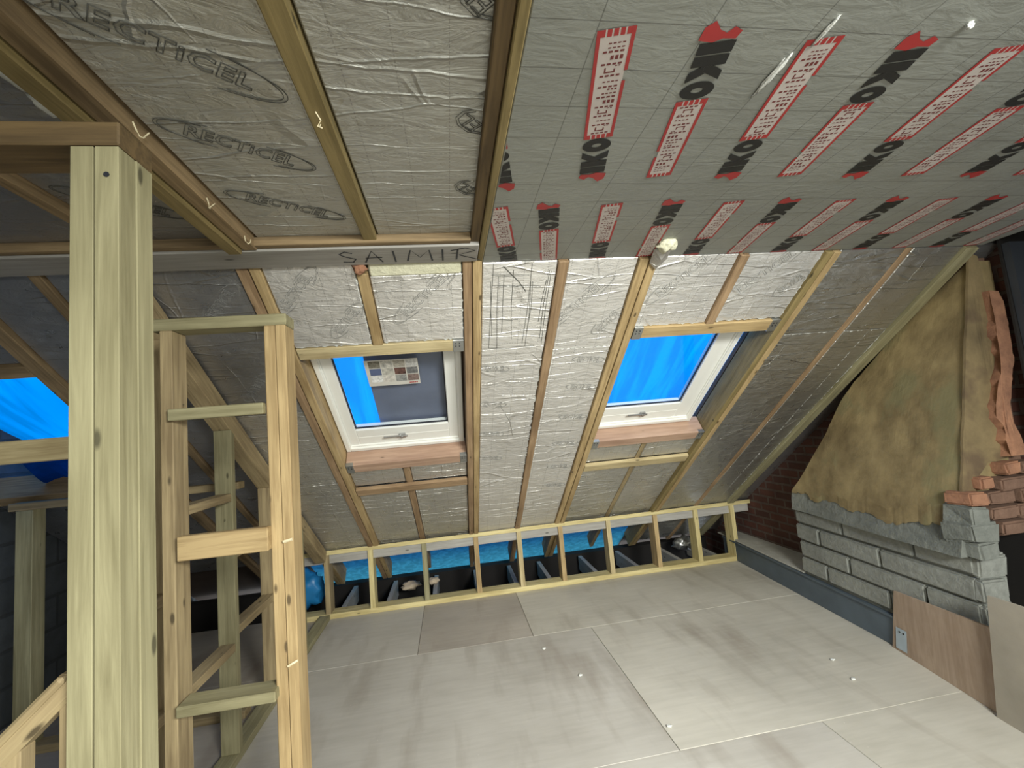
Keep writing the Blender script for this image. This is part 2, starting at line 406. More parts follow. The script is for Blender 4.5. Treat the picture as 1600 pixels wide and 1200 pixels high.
# flat ceiling deck and sloping roof deck with the three skylight openings
bm = bmesh.new(); box(bm, -3.1, 3.62, -2.7, 2.1, 2.53, 2.60); struct('ceiling', bm, DECK, None, 'boards above the flat part of the ceiling')
OP = [(-.735, .10, .50, 1.66), (1.06, 1.985, .50, 1.66), (-2.95, -1.94, .50, 1.66)]
bm = bmesh.new()
xs = [-3.1, OP[2][0], OP[2][1], OP[0][0], OP[0][1], OP[1][0], OP[1][1], 3.5]
box(bm, -3.1, 3.5, -.35, .46, .16, .19); box(bm, -3.1, 3.5, 1.66, 3.03, .16, .19); box(bm, -3.1, -1.72, 3.03, 4.7, .16, .19); box(bm, 2.03, 3.5, 3.03, 4.7, .16, .19)
for a, b_ in ((xs[0], xs[1]), (xs[2], xs[3]), (xs[4], xs[5]), (xs[6], xs[7])): box(bm, a, b_, .46, 1.66, .16, .19)
struct('ceiling_slope', bm, DECK, MS, 'roof boarding behind the insulation of the slope')

# ------------------------------------------------------------------ ceiling, left bays (foil boards between joists, printing)
ZC = 2.36
def cboard(x0, x1, y0, y1, mat, label, z=.03, group='foil insulation boards'):
    o = solid('insulation_board', (x0, x1, y0, y1, 0, .09), mat, None, T(0, 0, ZC + z), .004); return tag(o, label, 'insulation', group)
G1 = 'foil insulation boards between the ceiling joists'
cb1 = cboard(-.222, .145, -1.2, 1.735, FOIL_UP, 'crinkled foil insulation board in the ceiling bay directly left of the printed silver sheet', group=G1)
cb2 = cboard(-.664, -.278, -1.2, 1.745, FOIL_UP, 'crinkled foil insulation board carrying the largest oval word print, second ceiling bay', group=G1)
cb3 = cboard(-1.10, -.79, -.4, 1.745, FOIL_DK, 'dull foil insulation board above the corner post with white foam scraps on its edge', group=G1)
cb4 = cboard(-1.60, -1.145, -.4, 1.745, FOIL_DK, 'dull foil insulation board at the ceiling edge left of the post', group=G1)
cboard(-2.2, -1.65, -.4, 1.745, FOIL_DK, 'dark foil insulation board in the last ceiling bay at the far left', group=G1)
cboard(-2.9, -2.24, -.4, 1.745, FOIL_DK, 'dark foil insulation board against the block gable in the ceiling', group=G1)
zt = .0285
def ct(a, b, th, par, L=.3, mat=None, H=.10): recticel(par, T(0, 0, ZC + .03), a, b, th, L, mat, -.0014, H)
ct(-.492, .872, 37, cb2, .33, None, .115); ct(-.482, 1.180, 33, cb2, .27, None, .09); ct(-.47, 1.49, 31, cb2, .27, None, .085)
for k, yy in enumerate((.73, 1.065, 1.378)):
    bm = bmesh.new(); F = frame(.128, yy, math.radians(228), -.0014)
    add_text(bm, 'el%d' % 0, 'EL', .062, frame(.112, yy + .012, math.radians(225), -.0014), outline=.0009)
    pts = [(.145, yy + .055), (.105, yy + .047), (.078, yy + .02), (.073, yy - .008), (.09, yy - .03), (.118, yy - .036)]
    tube(bm, [Vector((p[0], p[1], -.0014)) for p in pts], .0009, 4)
    tube(bm, [Vector((p[0] + .006, p[1] - (.006 if p[1] > yy else -.006), -.0014)) for p in pts], .0009, 4)
    link('printed_logo', bm, INK, cb1, T(0, 0, ZC + .03))
ct(-.94, 1.46, 37, cb3, .24, None, .085)
# ceiling joists
GJ = 'flat ceiling joists'
timber('ceiling_joist', (.141, .178, -1.3, 1.93, ZC + .004, ZC + .15), 'dark', 'dark ceiling joist along the left edge of the printed silver sheet', group=GJ)
timber('ceiling_batten', (.179, .203, -1.3, 1.965, ZC - .006, ZC + .06), 'olive', 'slim pale batten edging the printed silver sheet', cat='batten')
timber('ceiling_joist', (-.276, -.226, -1.3, 1.745, ZC + .006, ZC + .14), 'olive', 'golden ceiling joist between the two bays of word-printed foil', group=GJ)
timber('ceiling_joist', (-.722, -.672, -1.3, 1.745, ZC - .01, ZC + .14), 'old', 'brown ceiling joist running over the corner post to the cross beam', group=GJ)
timber('ceiling_joist', (-.775, -.726, .55, 1.745, ZC - .025, ZC + .12), 'olive', 'paler second joist bolted along the left of the joist over the post', group=GJ)
timber('ceiling_joist', (-1.143, -1.102, -.4, 1.745, ZC - .0, ZC + .12), 'old', 'thin dark ceiling joist seen left of the post', group=GJ)
timber('ceiling_joist', (-1.645, -1.603, -.4, 1.745, ZC - .0, ZC + .12), 'old', 'dark ceiling joist at the far left edge', group=GJ)
timber('ceiling_joist', (-2.238, -2.204, -.4, 1.745, ZC - .0, ZC + .12), 'old', 'dark ceiling joist nearest the block gable', group=GJ)
# cross beam with the handwritten word, brown strip before it
timber('ceiling_cleat', (-2.9, .14, 1.715, 1.748, ZC - .004, ZC + .03), 'old', 'thin brown strip where the ceiling foil meets the grey cross beam', cat='batten')
pb = timber('cross_beam', (-2.9, .175, 1.75, 1.925, ZC - .012, ZC + .10), 'grey', 'grey cross beam with a handwritten name between flat ceiling and slope', cat='beam')
bm = bmesh.new()
STR = {'S': [[(.9, .85), (.5, 1), (.1, .8), (.4, .55), (.95, .35), (.7, .05), (.1, .1)]], 'A': [[(0, 0), (.55, 1), (.95, 0)], [(.1, .4), (1.0, .42)]],
       'I': [[(.5, 1), (.5, 0)]], 'M': [[(0, 0), (.2, 1), (.55, .35), (.95, 1), (1.05, 0)]], 'R': [[(.1, 0), (.15, 1)], [(-.2, .85), (.5, 1.05), (1, .8), (.2, .45), (1.3, -.05)]]}
x = -.395
for ch, wd in (('S', .065), ('A', .075), ('I', .04), ('M', .10), ('I', .04), ('R', .085)):
    for st in STR[ch]:
        ribbon(bm, [(x + p[0] * wd, 1.895 - p[1] * .115 + random.uniform(-.003, .003)) for p in st], .0078, 0)
    x += wd + .03
link('handwriting', bm, MARKER, pb, T(0, 0, ZC - .0132))

# ------------------------------------------------------------------ printed silver sheet on the right ceiling
ik = solid('printed_insulation_sheet', (.205, 2.95, -1.6, 1.962, 0, .05), IKO, None, T(0, 0, ZC - .001), .002)
tag(ik, 'large matt silver insulation sheet with red and black diagonal prints on the right ceiling', 'insulation')
ZP = T(0, 0, ZC - .0022)
tilt = math.radians(12.5)
def rect(bm, F, x0, x1, y0, y1, z=0):
    vs = [bm.verts.new(F @ Vector(p)) for p in ((x0, y0, z), (x1, y0, z), (x1, y1, z), (x0, y1, z))]; bm.faces.new(vs)
def unit(cx, cy, sgn, cut=None):
    """one print: hammer mark, three black letters, then the red framed word, along the sheet"""
    base = math.pi / 2 - tilt
    bmR, bmK, bmB, bmT = bmesh.new(), bmesh.new(), bmesh.new(), bmesh.new()
    th = base if sgn > 0 else base + math.pi
    F = frame(cx, cy, th, 0)
    L = .53; h = .032
    # letters
    x0 = -L / 2
    rect(bmK, F, x0 + .022, x0 + .052, -.038, .038)
    for poly in ([(.057, -.038), (.085, -.038), (.085, .038), (.057, .038)], [(.0851, -.006), (.1005, -.006), (.130, .038), (.103, .038), (.0851, .012)], [(.0851, -.0061), (.0851, -.012), (.100, -.038), (.130, -.038), (.106, .001), (.1005, -.0061)]):
        bmK.faces.new([bmK.verts.new(F @ Vector((x0 + p[0], p[1], 0))) for p in poly])
    cxo = x0 + .1585; prev = None; first = None
    for q in range(25):
        t_ = q * 2 * math.pi / 24
        cur = (bmK.verts.new(F @ Vector((cxo + .0285 * math.cos(t_), .040 * math.sin(t_), 0))), bmK.verts.new(F @ Vector((cxo + .0085 * math.cos(t_), .014 * math.sin(t_), 0))))
        if prev: bmK.faces.new((prev[0], prev[1], cur[1], cur[0]))
        prev = cur
    # red mark
    mk = [(x0 - .012, -.036), (x0 + .012, -.040), (x0 + .020, -.012), (x0 + .014, .006), (x0 + .018, .030), (x0 + .004, .036), (x0 - .006, .020), (x0 + .004, .008), (x0 - .004, -.006), (x0 - .022, -.020)]
    mk = [((p[0] - x0) * 1.25 + x0 - .004, p[1] * 1.1) for p in mk]
    vs = [bmR.verts.new(F @ Vector((p[0], p[1] * 1.02, 0))) for p in mk]; bmR.faces.new(vs)
    # frame
    a, b_ = x0 + .19, x0 + .53
    rect(bmB, F, a, b_, -h, h, .0002)
    gap = a + .20
    rect(bmR, F, a, b_, h - .001, h + .007); rect(bmR, F, a, gap, -h - .007, -h + .001); rect(bmR, F, gap + .03, b_, -h - .007, -h + .001)
    for xe in (a, b_ - .017):
        for k in range(5): rect(bmR, F, xe, xe + .017, -h + .001 + k * .0132, -h + .0105 + k * .0132, -.0001)
    # the fat pale letters of the framed word read only through the dark slots between and inside them
    lw_ = (b_ - a - .046) / 9
    def dash(x, th=.0052, n_=4, y0=-.024, y1=.024):
        st_ = (y1 - y0) / n_
        for q in range(n_): rect(bmT, F, x, x + th, y0 + q * st_ + .001, y0 + q * st_ + st_ * .78, -.0001)
    for q, chh in enumerate('enertherm'):
        xx = a + .023 + q * lw_
        dash(xx - .002)
        if chh == 'e':
            rect(bmT, F, xx + .009, xx + .0125, -.011, .013, -.0001); rect(bmT, F, xx + .0125, xx + .024, .0095, .013, -.0001); rect(bmT, F, xx + .0125, xx + .020, -.011, -.0075, -.0001)
            dash(xx + .026, .003, 2, -.022, -.008)
        elif chh == 'r': dash(xx + .012, .011, 3, -.024, .006)
        elif chh == 't': dash(xx + .010, .004, 4, -.024, .012); dash(xx + .022, .005, 3, -.024, .0)
        elif chh == 'm': dash(xx + .009, .003, 4, -.024, .014); dash(xx + .020, .003, 4, -.024, .014)
        else: dash(xx + .014, .0035, 4, -.024, .014)
    par_ = ik
    for bm, nm, mt, dz in ((bmB, 'print_panel', PINKP, .0006), (bmR, 'red_frame', RED, 0), (bmK, 'black_lettering', BLACK, 0), (bmT, 'small_word', DRED, 0)):
        clipx(bm, .209, 2.945)
        if not bm.faces: bm.free(); continue
        me = bpy.data.meshes.new(nm); bm.to_mesh(me); bm.free(); me.materials.append(mt)
        o = bpy.data.objects.new(nm, me); COL.objects.link(o); WM[o.name] = T(0, 0, ZC - .0028 + dz)
        o.parent = par_; o.matrix_parent_inverse = WM[par_.name].inverted(); o.matrix_basis = WM[o.name]
        if par_ is ik: par_ = o
def clipx(bm, x0, x1):
    for co, no in (((x0, 0, 0), (-1, 0, 0)), ((x1, 0, 0), (1, 0, 0)), ((0, 1.958, 0), (0, 1, 0))):
        bmesh.ops.bisect_plane(bm, geom=bm.verts[:] + bm.edges[:] + bm.faces[:], plane_co=co, plane_no=no, clear_outer=True)
for cx, cy, s in ((.16, 1.07, -1), (.44, 1.015, -1), (.665, 1.015, 1), (.905, 1.015, -1), (1.135, 1.015, 1), (1.385, 1.015, -1), (1.62, 1.015, 1), (1.87, 1.015, -1), (2.10, 1.015, 1), (2.34, 1.015, -1), (2.57, 1.015, 1), (2.8, 1.015, -1),
                  (.275, 1.72, -1), (.46, 1.715, 1), (.69, 1.705, -1), (.925, 1.70, 1), (1.165, 1.70, -1), (1.40, 1.70, 1), (1.64, 1.70, -1), (1.875, 1.70, 1), (2.11, 1.70, -1), (2.35, 1.70, 1), (2.58, 1.70, -1), (2.8, 1.70, 1)):
    unit(cx, cy, s)
# foam blob and scraps on the sheet
def blob(name, c, r, mat, label, cat='foam', seed=0, sq=(1, 1, 1), parent=None, n=2):
    rr = random.Random(seed); bm = bmesh.new(); bmesh.ops.create_icosphere(bm, subdivisions=n + 1, radius=r)
    from mathutils import noise
    for v in bm.verts:
        k = 1 + .55 * noise.noise(v.co * (2.2 / r) + Vector((seed, 0, 0)))
        v.co = Vector((v.co.x * sq[0], v.co.y * sq[1], v.co.z * sq[2])) * k
    o = link(name, bm, mat, parent, T(*c))
    for p in o.data.polygons: p.use_smooth = True
    if parent is None: tag(o, label, cat)
    return o
blob('foam_blob', (1.02, 1.80, 2.345), .045, FOAM, 'cream expanding foam lump squeezed out at the edge of the printed sheet', seed=3, sq=(1, .9, .6))
bm = bmesh.new()
cr = [(.99, 1.86, 2.352), (1.07, 1.84, 2.350), (1.085, 1.93, 2.33), (1.05, 1.985, 2.30), (1.01, 1.96, 2.325)]
c0 = bm.verts.new((1.04, 1.90, 2.315)); vs = [bm.verts.new(p) for p in cr]
for i in range(5): bm.faces.new((vs[i], vs[(i + 1) % 5], c0))
bmesh.ops.solidify(bm, geom=bm.faces[:], thickness=.002)
tag(link('foil_scrap', bm, FOIL), 'crumpled silver foil scrap hanging under the foam lump', 'foil')
blob('foam_smear', (.80, .86, 2.356), .022, WFOAM, 'white foam smear across a red print on the silver sheet', seed=8, sq=(.35, 2.6, .12))
blob('foam_smear', (.83, .74, 2.356), .016, WFOAM, 'short white foam streak at the top of a red framed print', seed=12, sq=(.3, 2.2, .15))
blob('foam_scrap', (1.145, .71, 2.355), .007, WFOAM, 'tiny white foam speck high on the printed sheet', seed=6)
for i, (x, y, s) in enumerate(((-.80, .93, 21), (-.805, 1.01, 22), (-.80, 1.09, 23))):
    blob('foam_scrap', (x, y, 2.37), .022 - .003 * i, WFOAM, ['largest white foam scrap on the dull board above the post', 'middle white foam scrap by the paler joist', 'white foam scrap nearest the post top'][i], seed=s, sq=(.8, 1.9, .35))

for i, (x, y, z, l) in enumerate(((-.655, 1.05, ZC - .004, 'pale torn string dangling from the brown ceiling joist nearest the post'), (-.667, 1.38, ZC - .004, 'second pale torn string dangling from the brown ceiling joist'), (-.667, 1.64, ZC - .004, 'pale torn string where the brown ceiling joist meets the cross beam'), (-.25, 1.02, ZC + .004, 'thin pale string curling on the golden ceiling joist'))):
    bm = bmesh.new(); rq = random.Random(i + 5)
    tube(bm, [(x + rq.uniform(-.006, .006), y + .010 * k - .01, z - .022 * math.sin(k * .7)) for k in range(6)], .0016, 5)
    tag(link('torn_string', bm, SPLINT), l, 'string')
# ------------------------------------------------------------------ slope: rafters, boards
GR = 'sloping rafters'
def raf(x0, x1, s0, s1, tone, label, w0=-.014, w1=.15): return timber('rafter', (x0, x1, s0, s1, w0, w1), tone, label, MS, GR, 'rafter')
raf(.112, .153, -.03, 3.95, 'brown', 'left timber of the centre doubled rafter beside the left skylight')
raf(.158, .200, -.03, 3.95, 'warm', 'right timber of the centre doubled rafter below the ceiling joist end')
raf(.562, .612, -.0, 3.95, 'brown', 'single rafter halfway between the two skylights')
raf(.966, 1.012, -.0, 3.95, 'warm', 'left timber of the doubled rafter at the left side of the right skylight')
raf(1.018, 1.062, -.0, 3.95, 'warm', 'right timber of the doubled rafter touching the right skylight opening')
raf(1.982, 2.022, -.0, 3.95, 'olive', 'left timber of the doubled rafter at the right side of the right skylight')
raf(2.027, 2.068, -.0, 3.95, 'warm', 'right timber of the doubled rafter right of the right skylight')
raf(1.498, 1.548, -.0, .453, 'brown', 'short rafter stub above the right skylight header')
raf(1.505, 1.545, 1.72, 3.9, 'dull', 'pale short rafter below the right skylight sill', .019)
raf(2.468, 2.512, -.0, 3.95, 'brown', 'thin brown rafter nearly buried in foil right of the right skylight', .001)
raf(2.835, 2.915, -.0, 3.9, 'green', 'pale green edge rafter meeting the ochre chimney breast', -.02)
raf(-.358, -.308, .03, .466, 'warm', 'short rafter stub above the left skylight header')
raf(-.362, -.312, 1.72, 3.9, 'brown', 'short rafter below the left skylight sill', .019)
raf(-.838, -.792, -.03, 3.95, 'brown', 'left timber of the doubled rafter at the left side of the left skylight')
raf(-.787, -.742, -.03, 3.95, 'warm', 'right timber of the doubled rafter lining the left skylight opening')
raf(-1.318, -1.277, -.03, 3.95, 'dull', 'left timber of the doubled rafter seen through the small stud frame')
raf(-1.274, -1.232, -.03, 3.95, 'warm', 'right timber of the doubled rafter seen through the small stud frame')
raf(-1.60, -1.555, -.03, 3.95, 'old', 'dark rafter just left of the corner post')
raf(-1.932, -1.86, -.03, 3.95, 'old', 'wide dark rafter beside the far left skylight opening')
tag(blob('expanding_foam', (-.335, 1.945, 2.345), .03, ORANGE, None, seed=31, sq=(1, .7, 1), parent=None), 'crumbling brown brick nub at the head of the rafter stub over the left skylight', 'brick')
def sboard(x0, x1, s0, s1, mat, label, w=.004, grp='foil insulation boards of the slope'):
    o = solid('insulation_board', (x0, x1, s0, s1, w, w + .09), mat, None, MS, .004); return tag(o, label, 'insulation', grp)
g = .002
B1 = sboard(-.738, -.362, -.05, .462, FOIL, 'upper foil board over the left half of the left skylight', -.006)
B2 = sboard(-.304, .108, .05, .462, FOIL, 'upper foil board under the cream foam strip', -.004)
fo = solid('foam_strip', (-.302, .106, -.045, .048, -.012, .05), FOAM, None, MS, .008); tag(fo, 'rough cream expanding foam strip above the left skylight', 'foam')
B3 = sboard(.204, .558, .0, .603, FOIL, 'heavily scored upper foil board right of the centre doubled rafter', -.004)
B4 = sboard(.204, .558, .605, 3.3, FOIL, 'long foil board with a column of small oval prints between skylights', .004)
B5 = sboard(.616, .962, .0, .595, FOIL, 'upper foil board with a big diagonal oval print between skylights', .002)
B6 = sboard(.616, .962, .597, 3.3, FOIL, 'long foil board left of the right skylight', .006)
B7 = sboard(1.066, 1.494, .0, .452, FOIL, 'upper foil board over the left half of the right skylight', .002)
B8 = sboard(1.552, 1.978, .0, .446, FOIL, 'upper foil board over the right half of the right skylight', .002)
B9 = sboard(2.072, 2.464, .0, .588, FOIL_R, 'upper creased foil board right of the right skylight', .0)
B10 = sboard(2.072, 2.464, .59, 3.85, FOIL_R, 'long shiny foil board right of the right skylight', .003)
B11 = sboard(2.516, 2.831, .0, .592, FOIL_R, 'upper foil board between the buried rafter and the edge rafter', .0)
B12 = sboard(2.516, 2.831, .594, 3.85, FOIL_R, 'long foil board beside the edge rafter', .003)
B13 = sboard(2.919, 3.098, .0, 3.85, FOIL_DK, 'dark foil strip between edge rafter and brick wall', .02)
for x0, x1, l in ((1.066, 1.501, 'left'), (1.549, 1.978, 'right')):
    sboard(x0, x1, 1.712, 1.945, FOIL_SM, 'narrow foil piece directly under the right skylight sill, %s of the stub' % l, .02)
    sboard(x0, x1, 2.05, 3.25, FOIL_SM, 'square foil board under the right skylight, %s of the short rafter' % l, .02)
for x0, x1, l in ((-.738, -.366, 'left'), (-.308, .108, 'right')):
    sboard(x0, x1, 1.712, 1.95, FOIL_SM, 'narrow foil piece directly under the left skylight sill, %s of the stub' % l, .02)
    sboard(x0, x1, 2.055, 3.25, FOIL_SM, 'square bluish foil board under the left skylight, %s of the short rafter' % l, .02)
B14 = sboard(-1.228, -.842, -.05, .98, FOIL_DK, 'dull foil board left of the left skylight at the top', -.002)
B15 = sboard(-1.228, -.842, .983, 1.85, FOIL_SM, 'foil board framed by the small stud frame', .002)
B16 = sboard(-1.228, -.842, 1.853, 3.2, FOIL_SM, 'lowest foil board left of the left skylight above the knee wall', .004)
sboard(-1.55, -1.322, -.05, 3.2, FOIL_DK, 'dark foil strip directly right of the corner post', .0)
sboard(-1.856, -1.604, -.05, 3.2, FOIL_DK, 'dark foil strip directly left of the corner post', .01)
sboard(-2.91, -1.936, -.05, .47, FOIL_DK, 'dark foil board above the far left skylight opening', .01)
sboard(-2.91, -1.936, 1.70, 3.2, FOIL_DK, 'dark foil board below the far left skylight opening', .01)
def st(par, a, s, th, L=.26, w=-.0014, mat=None, H=.09): recticel(par, MS, a, s, th, L, mat or INK2, w, H)
st(B1, -.64, .12, -48, .26, -.0075); st(B1, -.455, .30, -50, .2, -.0075); st(B2, -.07, .165, -46, .34, -.0055, INK2, .10)
st(B5, .70, .27, -48, .36, .0005, None, .10); st(B5, .90, .40, -50, .17, .0005)
st(B7, 1.235, .125, -48, .33, .0005, None, .10); st(B8, 1.70, .115, -48, .33, .0005, None, .1); st(B8, 1.9, .2, -50, .15, .0005)
for s in (.725, 1.06, 1.39, 1.71): st(B4, .285, s, 8, .13, .0025, None, .06)
for s in (.70, .95, 1.27, 1.60, 1.94, 2.25): st(B6, .85, s, 6, .15, .0045, None, .06)
st(B14, -.97, .17, -45, .22, -.0035); st(B14, -1.02, .74, -50, .2, -.0035)

bm = bmesh.new(); rs = random.Random(3)
for k in range(11):
    x = .235 + rs.uniform(0, .30); a = rs.uniform(0, .12); b_ = rs.uniform(.35, .58)
    ribbon(bm, [(x, a), (x + rs.uniform(-.012, .012), (a + b_) / 2), (x + rs.uniform(-.02, .02), b_)], .0028, -.0048)
for k in range(9):
    y = rs.uniform(.05, .55); ribbon(bm, [(.235 + rs.uniform(0, .05), y), (.235 + rs.uniform(.12, .3), y + rs.uniform(-.01, .02))], .002, -.0048)
ribbon(bm, [(.30, .02), (.38, .11), (.42, .17)], .005, -.0049)
link('score_marks', bm, INK, B3, MS)
def torn(par, x, s0, s1, w, seed, along='s'):
    rt = random.Random(seed); bm = bmesh.new(); prev = None; n_ = int(abs(s1 - s0) / .012)
    for k in range(n_ + 1):
        t = s0 + (s1 - s0) * k / n_; wd = max(.0004, rt.gauss(.0016, .0045)); j = rt.uniform(-.001, .001)
        P = (lambda q: (x + q, t, w)) if along == 's' else (lambda q: (t, x + q, w))
        cur = (bm.verts.new(P(j)), bm.verts.new(P(j + wd)))
        if prev: bm.faces.new((prev[0], prev[1], cur[1], cur[0]))
        prev = cur
    link('torn_foam_edge', bm, WFOAM, par, MS)
torn(B1, -.368, -.04, .46, -.0072, 1); torn(B2, .104, .05, .46, -.0052, 2); torn(B2, .455, -.30, .1, -.0052, 3, 'a'); torn(B1, .455, -.73, -.37, -.0072, 4, 'a')
torn(B4, .554, .62, 2.9, .002, 5); torn(B6, .618, .6, 3.2, .004, 6); torn(B7, .446, 1.08, 1.48, .0005, 7, 'a'); torn(B8, .441, 1.56, 1.95, .0005, 8, 'a')
torn(B8, 1.970, .02, .42, .0005, 9); torn(B9, 2.073, .0, .58, -.0012, 10); torn(B10, 2.073, .6, 3.2, .0016, 11); torn(B12, 2.824, .6, 3.2, .0016, 12); torn(B12, 2.70, .6, 3.2, .0016, 17)
torn(B16, -.848, 1.86, 3.1, .0026, 13); torn(B10, .593, 2.09, 2.46, .0016, 14, 'a'); torn(B12, .597, 2.52, 2.82, .0016, 15, 'a'); torn(B5, .588, .62, .95, .0008, 16, 'a')

# trimmers around the two skylights
def trimmer(name, x0, x1, s0, s1, w0, tone, label, hangers=()):
    t = timber(name, (x0, x1, s0, s1, w0, .15), tone, label, MS, None, 'timber')
    for hx0, hx1 in hangers:
        bm = bmesh.new(); box(bm, hx0, hx1, s0 - .004, s1 + .004, w0 - .003, .02, .001)
        h = link('joist_hanger', bm, METAL, t, MS); h['label'] = 'galvanised metal hanger'
        bm = bmesh.new()
        for k in range(4): box(bm, hx0 + .012 + .02 * (k % 2), hx0 + .018 + .02 * (k % 2), s0 + .015 + .02 * (k // 2), s0 + .021 + .02 * (k // 2), w0 - .006, w0 - .002)
        link('nail_heads', bm, SEAL, h, MS)
    return t
trimmer('skylight_header', -.738, .108, .468, .545, -.010, 'pale', 'pale header timber over the left skylight', ((.05, .108),))
trimmer('skylight_header', 1.066, 1.978, .455, .535, -.012, 'warm', 'warm header timber over the right skylight', ((1.066, 1.12), (1.925, 1.978)))
trimmer('skylight_sill', -.738, .108, 1.615, 1.71, -.004, 'pink', 'pinkish sill timber under the left skylight', ((-.738, -.69), (.06, .108)))
trimmer('skylight_sill', 1.066, 1.978, 1.612, 1.70, -.004, 'pink', 'pinkish sill timber under the right skylight', ((1.066, 1.115), (1.93, 1.978)))
timber('skylight_rail', (-.738, .108, 1.962, 2.05, -.012, .0185), 'brown', 'thin bowed rail below the left skylight', MS)
timber('skylight_rail', (1.066, 1.978, 1.952, 2.04, -.012, .0185), 'pale', 'thin rail below the right skylight', MS)
timber('skylight_header', (-2.91, -1.936, .475, .55, -.01, .15), 'old', 'dark header timber over the far left skylight opening', MS)
timber('skylight_sill', (-2.91, -1.936, 1.60, 1.69, -.01, .15), 'old', 'dark sill timber under the far left skylight opening', MS)

# ------------------------------------------------------------------ roof windows
def ring(bm, x0, x1, s0, s1, wx, wt, wb, w0, w1, bev=.004):
    box(bm, x0, x0 + wx, s0, s1, w0, w1, bev); box(bm, x1 - wx, x1, s0, s1, w0, w1, bev)
    box(bm, x0 + wx, x1 - wx, s0, s0 + wt, w0, w1, bev); box(bm, x0 + wx, x1 - wx, s1 - wb, s1, w0, w1, bev)
def skylight(idx, fx0, fx1, gx0, gx1, label, hx):
    t = empty('window_%d' % idx, MS, label, 'window', kind='structure')
    bm = bmesh.new(); ring(bm, fx0, fx1, .42, 1.605, .032, .04, .035, .105, .20); link('window_frame', bm, WHITE, t, MS)
    bm = bmesh.new(); ring(bm, fx0 + .018, fx1 - .018, .44, 1.585, .02, .03, .03, .118, .19, .003); link('frame_rebate', bm, WHITE, t, MS)
    a, b_ = gx0, gx1
    sx0, sx1 = fx0 + .036, fx1 - .036
    bm = bmesh.new()
    box(bm, sx0, a, .50, 1.565, .128, .185, .004); box(bm, b_, sx1, .50, 1.565, .128, .185, .004)
    box(bm, a, b_, .50, .56, .128, .185, .004); box(bm, a, b_, 1.385, 1.565, .128, .185, .004)
    box(bm, a, b_, 1.47, 1.475, .126, .13)
    sa = link('sash', bm, WHITE, t, MS)
    bm = bmesh.new(); ring(bm, a - .001, b_ + .001, .55, 1.388, .009, .009, .011, .142, .152, 0)
    link('glazing_seal', bm, SEAL, sa, MS)
    bm = bmesh.new(); box(bm, a, b_, .55, 1.39, .155, .161); gl = link('glass_pane', bm, GLASS, sa, MS)
    bm = bmesh.new(); box(bm, hx, hx + .12, 1.452, 1.468, .100, .110, .004); box(bm, hx + .085, hx + .165, 1.462, 1.482, .106, .114, .004)
    box(bm, hx + .105, hx + .150, 1.455, 1.50, .112, .13, .004); tube(bm, [(hx + .125, 1.475, .10), (hx + .125, 1.475, .13)], .011, 8)
    link('handle', bm, CHROME, sa, MS)
    return t, gl, sa
w1, g1, s1 = skylight(1, -.735, .098, -.636, -.006, 'white framed roof window with a grey board behind and a photo sticker', -.46)
w2, g2, s2 = skylight(2, 1.07, 1.90, 1.122, 1.752, 'white framed roof window showing clear bright blue sheeting', 1.335)
# sticker sheet on the glass of window 1
bm = bmesh.new(); X0, X1, S0, S1 = -.470, -.160, .745, .972
box(bm, X0, X1, S0, S1, .1540, .1548); stk = link('sticker', bm, simple('sticker_paper', (.62, .60, .55), .5, var=.03), s1, MS); stk['label'] = 'paper sticker with a grid of small photographs'
cols = [(.16, .15, .12), (.38, .37, .34), (.30, .28, .24), (.45, .43, .38), (.09, .115, .22), (.28, .27, .24), (.10, .05, .04), (.12, .12, .12), (.45, .42, .38), (.36, .34, .31), (.22, .22, .21), (.14, .10, .09)]
bms = {}
for r in range(3):
    for c in range(4):
        k = r * 4 + c; x0 = X0 + .022 + c * .072; y0 = S0 + .008 + r * .064
        m = rough_stone('sticker_photo_%s' % 'abcdefghijkl'[k], tuple(v * .15 for v in cols[k]), tuple(min(1, v * 2.6) for v in cols[k]), 46, 0) if k != 4 else simple('sticker_blue', (.10, .13, .24), .5)
        bm = bmesh.new(); box(bm, x0, x0 + .066, y0, y0 + .058, .1534, .1538); link('sticker_picture', bm, m, stk, MS)
bm = bmesh.new()
for k in range(5): box(bm, X1 - .066 + k * .0105, X1 - .058 + k * .0105, S1 - .020, S1 - .010, .1534, .1537)
link('sticker_mark', bm, RED, stk, MS)
# grey board lying against the outside of window 1
cv = solid('slate_grey_board', (-.478, .12, .30, 1.58, .205, .22), GREYFILM, None, MS, .003); tag(cv, 'slate grey board lying on the outside of the left skylight', 'board')

# ------------------------------------------------------------------ blue sheeting outside
def wavy(x0, x1, s0, s1, w, amp, nx, ns, fx, fs, seed):
    from mathutils import noise
    bm = bmesh.new(); gv = []
    for i in range(nx + 1):
        row = []
        for j in range(ns + 1):
            a = x0 + (x1 - x0) * i / nx; s = s0 + (s1 - s0) * j / ns
            row.append(bm.verts.new((a, s, w + amp * noise.noise(Vector((a * fx + seed, s * fs, 0))))))
        gv.append(row)
    for i in range(nx):
        for j in range(ns): bm.faces.new((gv[i][j], gv[i + 1][j], gv[i + 1][j + 1], gv[i][j + 1]))
    return bm
bm = wavy(-3.4, 3.7, -.4, 4.0, .45, .10, 60, 60, 3, 1.2, 2)
o = link('tarpaulin', bm, TARP, None, MS); tag(o, 'bright blue tarpaulin stretched over the roof outside the skylights', 'tarpaulin')
for p in o.data.polygons: p.use_smooth = True
bm = wavy(-2.6, -2.05, 1.28, 1.62, .10, .05, 14, 8, 9, 7, 5)
o = link('tarpaulin_fold', bm, tarp('folded_blue_sheeting', (.01, .05, .12), .7, (4, 4, 4)), None, MS); tag(o, 'darker fold of blue sheeting at the bottom of the far left opening', 'tarpaulin')
